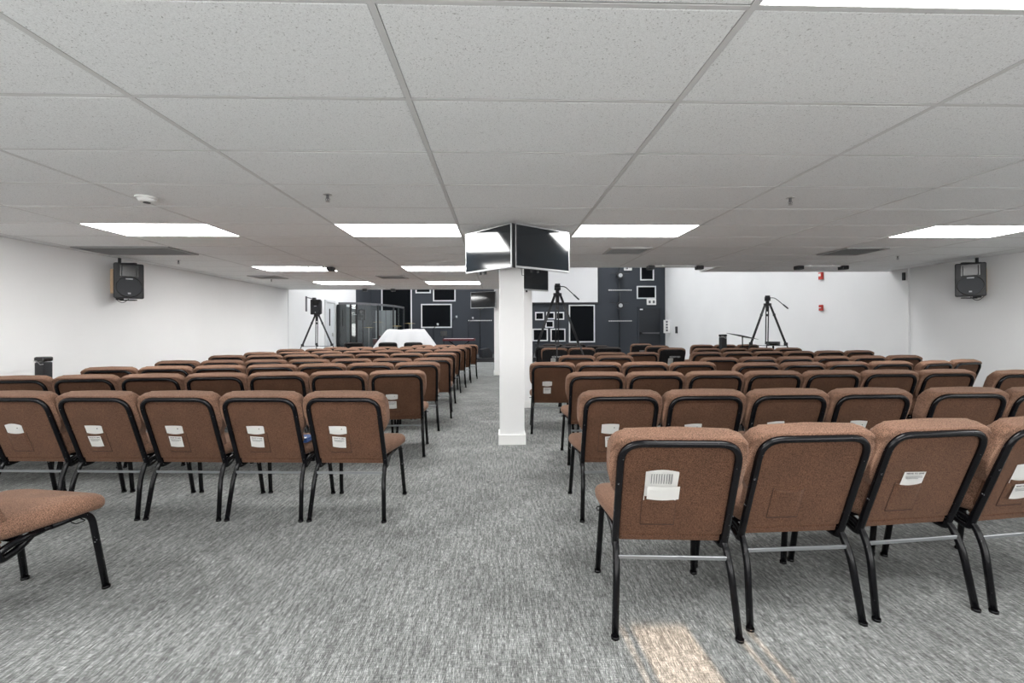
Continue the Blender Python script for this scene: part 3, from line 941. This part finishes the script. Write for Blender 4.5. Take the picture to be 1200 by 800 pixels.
# ------------------------------------------------------------------ tripods
def tripod(x, y, h, spread, rot, lab, head=True, dirs=None):
    t = thing('camera_tripod', lab, 'tripod', (x, y, 0), rot)
    zt = h - (.18 if head else 0)
    M['tri'] = M['blackplastic']
    for a in (PI * 7 / 6, PI * 11 / 6, PI / 2):
        c, s = math.cos(a), math.sin(a)
        px, py = -s, c
        top = Vector((c * .06, s * .06, zt - .03)); foot = Vector((c * spread, s * spread, .02))
        mid = top.lerp(foot, .48)
        bm = bmesh.new()
        for q in (-.022, .022):
            off = Vector((px * q, py * q, 0))
            tube(bm, [top + off, mid + off], .013, 6)
        tube(bm, [mid + Vector((0, 0, .03)), foot], .014, 6)
        box(bm, -.035, .035, -.025, .025, -.03, .03, mtx=Matrix.Translation(mid))
        box(bm, -.025, .025, -.02, .02, -.025, .025, mtx=Matrix.Translation(top.lerp(foot, .12)))
        lg = obj('leg', bm, M['tri'], t)
        bm = bmesh.new(); cyl(bm, (foot.x, foot.y, .012), .022, .024, 10); obj('rubber_foot', bm, M['greyplastic'], lg)
    bm = bmesh.new()
    for a in (PI * 7 / 6, PI * 11 / 6, PI / 2):
        q = Vector((math.cos(a) * .06, math.sin(a) * .06, zt - .03)).lerp(Vector((math.cos(a) * spread, math.sin(a) * spread, .02)), .50)
        tube(bm, [(0, 0, q.z - .01), q], .006, 6)
    cyl(bm, (0, 0, zt * .5), .03, .05, 10)
    obj('spreader', bm, M['tri'], t)
    bm = bmesh.new(); cyl(bm, (0, 0, zt - .01), .075, .05, 18); cyl(bm, (0, 0, zt - .09), .018, .14, 10); obj('crown', bm, M['tri'], t)
    if head:
        bm = bmesh.new(); cyl(bm, (0, 0, zt + .05), .035, .08, 14); cyl(bm, (0, 0, zt + .11), .045, .11, 16, 'X'); box(bm, -.045, .045, -.07, .07, zt + .15, zt + .18, .006)
        obj('fluid_head', bm, M['tri'], t)
        bm = bmesh.new(); tube(bm, fillet([(.04, 0, zt + .13), (.13, -.03, zt + .13), (.36, -.10, zt - .10)], .06, 4), .008, 6); tube(bm, [(.28, -.075, zt - .02), (.37, -.103, zt - .11)], .014, 8)
        obj('pan_handle', bm, M['tri'], t)
    return t
x, y = cam2w(653.5, 8.0); tripod(x, y, 2.03, .80, -.10, 'tall black camera tripod right of the white column, before the screen')
x, y = cam2w(899.5, 9.65); tripod(x, y, 1.92, .70, -.50, 'tall black camera tripod before the plain white right wall')
x, y = cam2w(371.5, 11.9); tp = tripod(x, y, 1.62, .78, .41, 'black tripod carrying a loudspeaker by the left hall wall', head=False)
speaker('stand_loudspeaker', 'black loudspeaker sitting on the tripod by the left hall wall', (x, y - .10, 1.62 + .205), 0, None, .80)
# lamp arm on the left hall wall
t = thing('wall_arm_lamp', 'small black lamp on an arm at the left wall beyond the ceiling end', 'lamp', (XL, 13.0, 2.1))
bm = bmesh.new(); tube(bm, [(.0, 0, .05), (.25, -.1, .0)], .012, 8); box(bm, .0, .02, -.04, .04, -.35, .08); obj('lamp_arm', bm, M['greyplastic'], t)
bm = bmesh.new(); cyl(bm, (.28, -.12, -.02), .07, .10, 14, r2=.05); obj('lamp_head', bm, M['blackplastic'], t)

# music stand at right
x, y = cam2w(870, 9.5)
t = thing('music_stand', 'black music stand with flat tilted desk at the right back rows', 'music stand', (x, y, 0), .5)
obj('desk', bx(-.30, .30, -.17, .17, -.004, .004, .003, 1, mtx=Matrix.Translation((0, 0, 1.06)) @ Matrix.Rotation(.16, 4, 'Y') @ Matrix.Rotation(.12, 4, 'X')), M['blackplastic'], t)
bm = bmesh.new(); tube(bm, [(0, 0, .10), (0, 0, 1.045)], .011, 8); cyl(bm, (0, 0, .7), .018, .06, 10); obj('pole', bm, M['metal'], t)
for a in (0, 2.09, 4.19):
    bm = bmesh.new(); tube(bm, fillet([(0, 0, .30), (.05 * math.cos(a), .05 * math.sin(a), .22), (.24 * math.cos(a), .24 * math.sin(a), .012)], .05, 3), .009, 6); obj('leg', bm, M['metal'], t)
# round bag on a chair back by the tripod
x, y = cam2w(906, 10.0)
t = thing('drum_stool', 'low round dark stool top showing beside the right tripod', 'stool', (x, y, 0))
bm = bmesh.new(); cyl(bm, (0, 0, .885), .135, .09, 24); obj('stool_seat', bm, M['blackgloss'], t)
bm = bmesh.new(); tube(bm, [(0, 0, .05), (0, 0, .84)], .02, 8)
for a in (0.3, 2.39, 4.49): tube(bm, [(0, 0, .3), (.2 * math.cos(a), .2 * math.sin(a), .01)], .011, 6)
obj('stool_base', bm, M['metal'], t)

# ------------------------------------------------------------------ stage and its furniture
SZ = .15
struct('stage_platform', boxes([(XL, -1.15, 14.75, YF, 0, SZ), (-1.15, 2.9, 16.75, YF, 0, SZ)]), M['stagecarpet'])
struct('trim_stage', boxes([(XL, -1.15, 14.73, 14.75, 0, SZ + .004), (-1.15, 2.9, 16.73, 16.75, 0, SZ + .004), (-1.15, -1.13, 14.75, 16.73, 0, SZ + .004)]), M['stageface'])

def wall_xz(px, py, yw):      # photo point -> x, z on a plane y = yw
    u, v = px - 600, py - 384.4
    v2 = v + u * ROLL; u2 = u - v * ROLL
    d = yw / (math.cos(YAW) - u2 / 530 * math.sin(YAW))
    return u2 / 530 * d * math.cos(YAW) + d * math.sin(YAW), CAM_H - v2 / 530 * d
M['panelblack'] = mat('black_acoustic_cloth', (0.0025, 0.0035, 0.005), 0.9, spec=.15)
def framed(px0, px1, py0, py1, lab, y=YF, th=.05, fr=.05, ztop=None, face=None):
    x0, z1 = wall_xz(px0, py0, y); x1, z0 = wall_xz(px1, py1, y)
    if ztop: z1 = ztop
    t = thing('framed_panel', lab, 'wall panel', ((x0 + x1) / 2, y, z0))
    hw, h = (x1 - x0) / 2, z1 - z0
    obj('frame', boxes([(-hw, hw, -th, 0, 0, fr), (-hw, hw, -th, 0, h - fr, h), (-hw, -hw + fr, -th, 0, fr, h - fr), (hw - fr, hw, -th, 0, fr, h - fr)]), M['trimwhite'], t)
    obj('panel_face', bx(-hw + fr, hw - fr, -th * .5, -.002, fr, h - fr), face or M['panelblack'], t)
    return t
framed(447, 483, 330, 410, 'tall narrow black panel with white edges at left of the stage wall', ztop=4.4)
framed(487, 505, 326, 343.5, 'small white framed panel highest at left of the stage wall')
framed(507.5, 534, 330, 353, 'white framed dark panel cut by the ceiling at left of column')
framed(493.5, 529.5, 356, 384, 'large white framed black screen panel left of the column')
framed(666.5, 697, 357, 401, 'tall white framed black panel right of the tripod')
framed(627, 637.5, 365.5, 375, 'small framed panel, upper left of the group right of the column')
framed(640, 650, 365.5, 374, 'small framed panel, upper middle of the group right of the column')
framed(651, 661, 365.5, 374.5, 'small framed panel, upper right of the group behind the tripod')
framed(639, 649, 375.5, 384, 'small framed panel, centre of the group behind the tripod')
framed(624, 642, 385, 399.5, 'framed panel, lower left of the group right of the column')
framed(645, 662.5, 385, 400, 'framed panel, lower right of the group right of the column')
framed(750, 766, 304, 328.5, 'upright white framed panel highest above the dark door')
framed(746, 768.5, 335, 350, 'wide white framed panel just above the dark door')
# projection screen
x0, z0 = wall_xz(592, 354.5, YF); x1, _ = wall_xz(700, 354.5, YF)
t = thing('projection_screen', 'large blank white screen on the far wall behind the tripod', 'screen', ((x0 + x1) / 2, YF - .02, z0))
hw = (x1 - x0) / 2
obj('screen_surface', bx(-hw, hw, -.06, 0, 0, 4.5 - z0), M['whitecloth'], t)
obj('screen_edge', boxes([(-hw, hw, -.075, -.0, -.05, 0), (hw, hw + .03, -.075, 0, -.05, 4.5 - z0)]), M['blackplastic'], t)

# dark door on the far wall
x0, z1 = wall_xz(748.5, 362, YF); x1, _ = wall_xz(773.5, 362, YF)
d = struct('door_1', bx(x0, x1, YF - .03, YF + .0, 0, 2.10), M['doordark'])
struct('door_frame', boxes([(x0 - .05, x0, YF - .06, YF, 0, 2.15), (x1, x1 + .05, YF - .06, YF, 0, 2.15), (x0, x1, YF - .06, YF, 2.10, 2.15)]), M['darkwall'], d)
obj('push_bar', boxes([(x0 + .06, x1 - .06, YF - .10, YF - .06, .98, 1.04), (x0 + .06, x0 + .12, YF - .10, YF - .03, .97, 1.05), (x1 - .12, x1 - .06, YF - .10, YF - .03, .97, 1.05)]), M['greyplastic'], d)
obj('door_closer', bx(x0 + .04, x0 + .16, YF - .07, YF - .03, 2.02, 2.07), M['white'], d)
# white door on the left hall wall
d = struct('door_2', bx(XL, XL + .02, 14.42, 15.12, SZ, 2.10), M['doorwhite'])
struct('door_frame', boxes([(XL, XL + .05, 14.34, 14.42, 0, 2.17), (XL, XL + .05, 15.12, 15.2, SZ, 2.17), (XL, XL + .05, 14.42, 15.12, 2.10, 2.17)]), M['trimwhite'], d)
obj('vision_slit', bx(XL + .02, XL + .026, 14.70, 14.78, 1.35, 1.90), M['blackgloss'], d)
bm = bmesh.new(); box(bm, XL + .02, XL + .05, 14.95, 15.02, 1.0, 1.12); tube(bm, [(XL + .06, 14.99, 1.06), (XL + .07, 14.85, 1.06)], .012, 8); obj('lever_handle', bm, M['chrome'], d)

# fixtures on walls
def wall_item(name, lab, cat, loc, parts, rot=0):
    t = thing(name, lab, cat, loc, rot)
    for pn, bm, m in parts: obj(pn, bm, m, t)
    return t
XW = XR + .05
wall_item('fire_strobe', 'red fire alarm strobe high on the right hall wall', 'fire alarm', (XW, 10.0, 2.40),
          [('strobe_base', bx(-.045, 0, -.055, .055, -.08, .08, .006), M['red']), ('strobe_lens', bx(-.06, -.045, -.03, .03, -.01, .05, .004), M['white'])])
wall_item('pull_station', 'red fire alarm pull station on the right hall wall', 'fire alarm', (XW, 10.0, 1.68),
          [('station_body', bx(-.045, 0, -.045, .045, -.065, .065, .006), M['red']), ('pull_handle', bx(-.058, -.045, -.035, .035, -.01, .01), M['white'])])
wall_item('wall_phone', 'small black wall handset at far end of the white right wall', 'phone', (XW, 18.3, 1.15),
          [('handset', bx(-.05, 0, -.07, .07, -.14, .14, .01), M['blackplastic']), ('handset_cradle', bx(-.07, -.05, -.05, .05, .03, .10, .01), M['greyplastic'])])
x, z = wall_xz(777.5, 382.5, 19.0)
wall_item('control_box', 'white upright control box in the corner beside the dark door', 'switch box', (XW - .02, 19.1, z - .0),
          [('box_body', bx(-.22, .02, -.06, .06, -.28, .28, .01), M['white'])] + [('switch_square', bx(-.16, -.08, -.068, -.06, -.2 + .12 * k, -.12 + .12 * k), M['greyplastic']) for k in range(4)])
x, z = wall_xz(735.5, 314, YF)
wall_item('exit_sign', 'white emergency light unit above the wall mounted stage lamps', 'emergency light', (x, YF, z),
          [('unit_body', bx(-.17, .17, -.08, 0, -.11, .15, .01), M['white']), ('lamp_cluster', boxes([(-.10, -.02, -.13, -.08, -.06, .02), (.02, .10, -.13, -.08, .0, .08)]), M['greyplastic'])])
x, z = wall_xz(762.5, 353.8, YF)
wall_item('wall_outlet_box', 'white two-lamp emergency unit overlapping the framed panel above the door', 'emergency light', (x, YF - .05, z),
          [('unit_body', bx(-.20, .20, -.08, 0, -.13, .13, .01), M['white'])] + [('lamp_lens', bx(s * .09 - .045, s * .09 + .045, -.095, -.08, -.06, .06, .01), M['greyplastic']) for s in (-1, 1)])
wall_item('cable_stub', 'short black cable stub high at the right wall corner', 'cable', (XW, 7.92, 2.14), [('stub', bx(-.03, .0, -.02, .02, -.06, .08), M['blackplastic'])])
# wall seam line at left corner
struct('trim_corner_left', bx(XL, XL + .012, YE_L + .1, YE_L + .115, 0, HZ), M['trimwhite'])

def light_pole(px, py_s, py_bars, lab, both=True):
    x, _ = wall_xz(px, 350, YF - .25)
    t = thing('stage_light_pole', lab, 'stage lights', (x, YF - .25, 0 if px > 700 else SZ))
    z0 = 0 if px > 700 else SZ
    bm = bmesh.new(); tube(bm, [(0, 0, 0.02), (0, 0, 4.2)], .02, 8); cyl(bm, (0, 0, .012), .18, .024, 20); obj('pole', bm, M['blackplastic'], t)
    for py in py_s:
        _, z = wall_xz(px, py, YF - .25); z -= z0
        bm = bmesh.new(); cyl(bm, (0, -.10, z), .15, .16, 24, 'Y'); box(bm, -.42, .42, -.02, .02, z + .10, z + .13) if both else box(bm, -.3, .02, -.02, .02, z - .02, z + .01)
        sp = obj('spot_lamp', bm, M['blackplastic'], t)
        bm = bmesh.new(); cyl(bm, (0, -.183, z), .085, .01, 18, 'Y'); obj('lens', bm, M['silver'], sp)
    for py in py_bars:
        _, z = wall_xz(px, py, YF - .25); z -= z0
        b = obj('light_bar', bx(-.52, .52, -.09, -.02, z - .035, z + .035, .01), M['blackplastic'], t)
        bm = bmesh.new()
        for k in range(12): cyl(bm, (-.47 + .0855 * k, -.095, z), .026, .012, 10, 'Y')
        obj('bar_lenses', bm, M['trimwhite'], b)
light_pole(726, (323, 358), (340, 376), 'wall pole with two spot lamps and two light bars above the black chairs')
light_pole(562.5, (359,), (375.5,), 'stage light pole with one spot and one bar left of the column')

# drum booth
t = thing('drum_booth', 'clear acrylic drum booth with dark frame at the stage left corner', 'drum booth', (0, 0, SZ))
pts = [(XL + .12, 15.35), (-4.15, 15.35), (-4.15 + 0.0, 15.35), (-3.55, 16.9), (-3.35, 18.6)]
def bpt(px, y):
    return wall_xz(px, 380, y)[0]
P_ = [(XL + .10, 15.35), (XL + .5, 15.35), (bpt(418, 15.4), 15.4), (bpt(443, 16.1), 16.1), (bpt(461, 17.2), 17.2), (bpt(473, 18.6), 18.6)]
H = 2.07 - SZ
for (x, y) in P_:
    obj('post', bx(x - .03, x + .03, y - .03, y + .03, 0, H), M['blackplastic'], t)
for a, b in zip(P_, P_[1:]):
    A, B = Vector((*a, 0)), Vector((*b, 0)); L = (B - A).length; ang = math.atan2(B.y - A.y, B.x - A.x)
    mt = Matrix.Translation(A) @ Matrix.Rotation(ang, 4, 'Z')
    obj('top_rail', bx(0, L, -.035, .035, H, H + .07, mtx=mt), M['greyplastic'], t)
    obj('acrylic_panel', bx(.03, L - .03, -.004, .004, .04, H, mtx=mt), M['glass'], t)
    obj('bottom_rail', bx(0, L, -.03, .03, 0, .04, mtx=mt), M['blackplastic'], t)
obj('side_post', bx(XL + .02, XL + .32, 15.38, 15.46, 0, H), M['blackplastic'], t)

M['curtain'] = mat('grey_green_curtain', (0.085, 0.10, 0.10), 0.9)
M['backdrop'] = mat('light_grey_baffle', (0.30, 0.31, 0.32), 0.8)
bm = bmesh.new()
vs = []
for k in range(61):
    y = 15.42 + (17.5 - 15.42) * k / 60
    x = XL + .07 + .03 * math.sin(k * 1.1)
    vs.append((bm.verts.new((x, y, .02)), bm.verts.new((x, y, H - .03))))
for a, b in zip(vs, vs[1:]): bm.faces.new((a[0], b[0], b[1], a[1]))
bmesh.ops.solidify(bm, geom=bm.faces[:], thickness=.01)
obj('curtain', bm, M['curtain'], t)
xa, xb = bpt(440, 18.9), bpt(464, 18.9)
for k in range(4):
    obj('sound_baffle', bx(xa + (xb - xa) * k / 4 + .01, xa + (xb - xa) * (k + 1) / 4 - .01, 18.88, 18.93, 0, 1.86, .01), M['backdrop'], t)
# drum kit
kx, ky = -4.1, 17.0
t = thing('drum_kit', 'drum kit with cymbals on stands inside the acrylic booth', 'drums', (kx, ky, SZ))
bm = bmesh.new(); cyl(bm, (0, 0, .28), .28, .40, 28, 'Y'); obj('bass_drum', bm, M['drum'], t)
bm = bmesh.new(); cyl(bm, (0, -.205, .28), .26, .01, 28, 'Y'); obj('drum_head', bm, M['white'], t)
for dx, dy, z, r in ((-.2, .05, .72, .15), (.2, .05, .72, .16), (.55, .2, .4, .2), (-.5, .3, .6, .17)):
    bm = bmesh.new(); cyl(bm, (dx, dy, z), r, .24, 22); d_ = obj('tom_drum', bm, M['drum'], t)
    bm = bmesh.new(); cyl(bm, (dx, dy, z + .122), r * .97, .006, 22); obj('drum_head', bm, M['white'], d_)
for dx, dy, z, r in ((-.75, .1, 1.15, .22), (.75, .15, 1.3, .24), (-.35, -.1, 1.35, .2), (.35, -.15, 1.2, .2)):
    bm = bmesh.new(); tube(bm, [(dx, dy, .03), (dx, dy, z)], .012, 6)
    for a in (0, 2.1, 4.2): tube(bm, [(dx, dy, .25), (dx + .22 * math.cos(a), dy + .22 * math.sin(a), .01)], .009, 6)
    st = obj('cymbal_stand', bm, M['chrome'], t)
    bm = bmesh.new(); cyl(bm, (dx, dy, z), r, .02, 24, r2=.03); obj('cymbal', bm, M['brass'], st)
speaker('booth_loudspeaker', 'black loudspeaker standing high inside the drum booth', (bpt(424, 16.9), 16.9, SZ + 1.62), 0, None, .8)
t = thing('speaker_pole', 'black tripod pole under the loudspeaker inside the drum booth', 'speaker stand', (bpt(424, 16.9), 17.02, SZ))
bm = bmesh.new(); tube(bm, [(0, 0, .05), (0, 0, 1.42)], .018, 8)
for a in (0.5, 2.6, 4.7): tube(bm, [(0, 0, .5), (.35 * math.cos(a), .35 * math.sin(a), .012)], .012, 6)
obj('pole', bm, M['metal'], t)

# draped piano
x, y = cam2w(476, 15.7)
t = thing('draped_piano', 'piano under a white draped cloth at the front of the stage', 'piano', (x, y, SZ))
obj('piano_case', boxes([(-.45, .45, -.35, .35, .55, 1.0), (-.42, -.34, -.30, -.22, 0, .55), (.34, .42, -.30, -.22, 0, .55), (-.42, -.34, .22, .30, 0, .55), (.34, .42, .22, .30, 0, .55)]), M['blackgloss'], t)
bm = bmesh.new()
lv = [(0.06, 1.22, .95), (.35, 1.05, .80), (.70, .86, .62), (1.0, .66, .50), (1.07, .60, .45)]
rings = []
n = 72
for li, (z, hx, hy) in enumerate(lv):
    amp = .09 * (1.15 - z / 1.1)
    rg = []
    for k in range(n):
        a = 2 * PI * k / n
        ca, sa = math.cos(a), math.sin(a)
        q = (abs(ca) ** 4 + abs(sa) ** 4) ** -.25
        f = 1 + amp * math.sin(a * 11 + math.sin(a * 3))
        rg.append(bm.verts.new((hx * q * ca * f, hy * q * sa * f, z + (.015 * math.sin(5 * a) if li == 4 else 0))))
    rings.append(rg)
for a, b in zip(rings, rings[1:]):
    for k in range(n):
        bm.faces.new((a[k], a[(k + 1) % n], b[(k + 1) % n], b[k]))
c = bm.verts.new((0, 0, 1.045))
for k in range(n): bm.faces.new((rings[-1][k], rings[-1][(k + 1) % n], c))
obj('white_cloth', bm, M['whitecloth'], t, smooth=True)

# stage monitors, microphones, keyboard
x, y = cam2w(569, 17.1)
t = thing('floor_monitor', 'black wedge stage monitor at the stage edge left of the column', 'loudspeaker', (x, y, SZ), .3)
bm = bmesh.new()
a, b, f = prism(bm, [(-.20, 0), (.20, 0), (.22, .16), (.06, .36), (-.20, .30)], -.24, .24)
obj('wedge_body', bm, M['blackplastic'], t)
obj('wedge_grille', bx(-.17, .05, -.246, -.24, .05, .27), M['gril'], t)
for px, dd, lab, hh in ((508, 17.6, 'microphone stand left of the keyboard by the draped piano', 1.25), (530, 18.0, 'microphone stand behind the keyboard below the black screen', 1.55), (549, 18.0, 'microphone stand right of the keyboard, before the light pole', 1.50)):
    x, y = cam2w(px, dd)
    t = thing('microphone_stand', lab, 'microphone stand', (x, y, SZ))
    bm = bmesh.new(); tube(bm, [(0, 0, .02), (0, 0, hh - .15), (.16, -.10, hh)], .012, 8); cyl(bm, (0, 0, .012), .14, .024, 18); obj('pole', bm, M['metal'], t)
    bm = bmesh.new(); cyl(bm, (.18, -.115, hh + .012), .035, .08, 12); obj('microphone', bm, M['silver'], t)
x, y = cam2w(538, 17.5)
t = thing('keyboard', 'stage keyboard on a stand draped in maroon left of the column', 'keyboard', (x, y, SZ))
obj('keyboard_body', bx(-.62, .62, -.16, .16, .62, .70, .01), M['maroon'], t)
obj('keys', bx(-.56, .56, -.14, -.02, .70, .712), M['white'], t)
bm = bmesh.new()
for s in (-1, 1): tube(bm, [(-.4 * s, -.1 * s, .01), (.4 * s, -.1 * s, .61)], .015, 6)
obj('x_stand', bm, M['metal'], t)
x, y = cam2w(520, 18.1)
t = thing('laptop_screen', 'small dark monitor on a pole beside the keyboard', 'monitor', (x, y, SZ))
obj('display', bx(-.13, .13, -.015, .015, .78, 1.0, .006), M['blackgloss'], t)
bm = bmesh.new(); tube(bm, [(0, .02, .02), (0, .02, .85)], .012, 8); cyl(bm, (0, .02, .012), .15, .024, 18); obj('pole', bm, M['metal'], t)
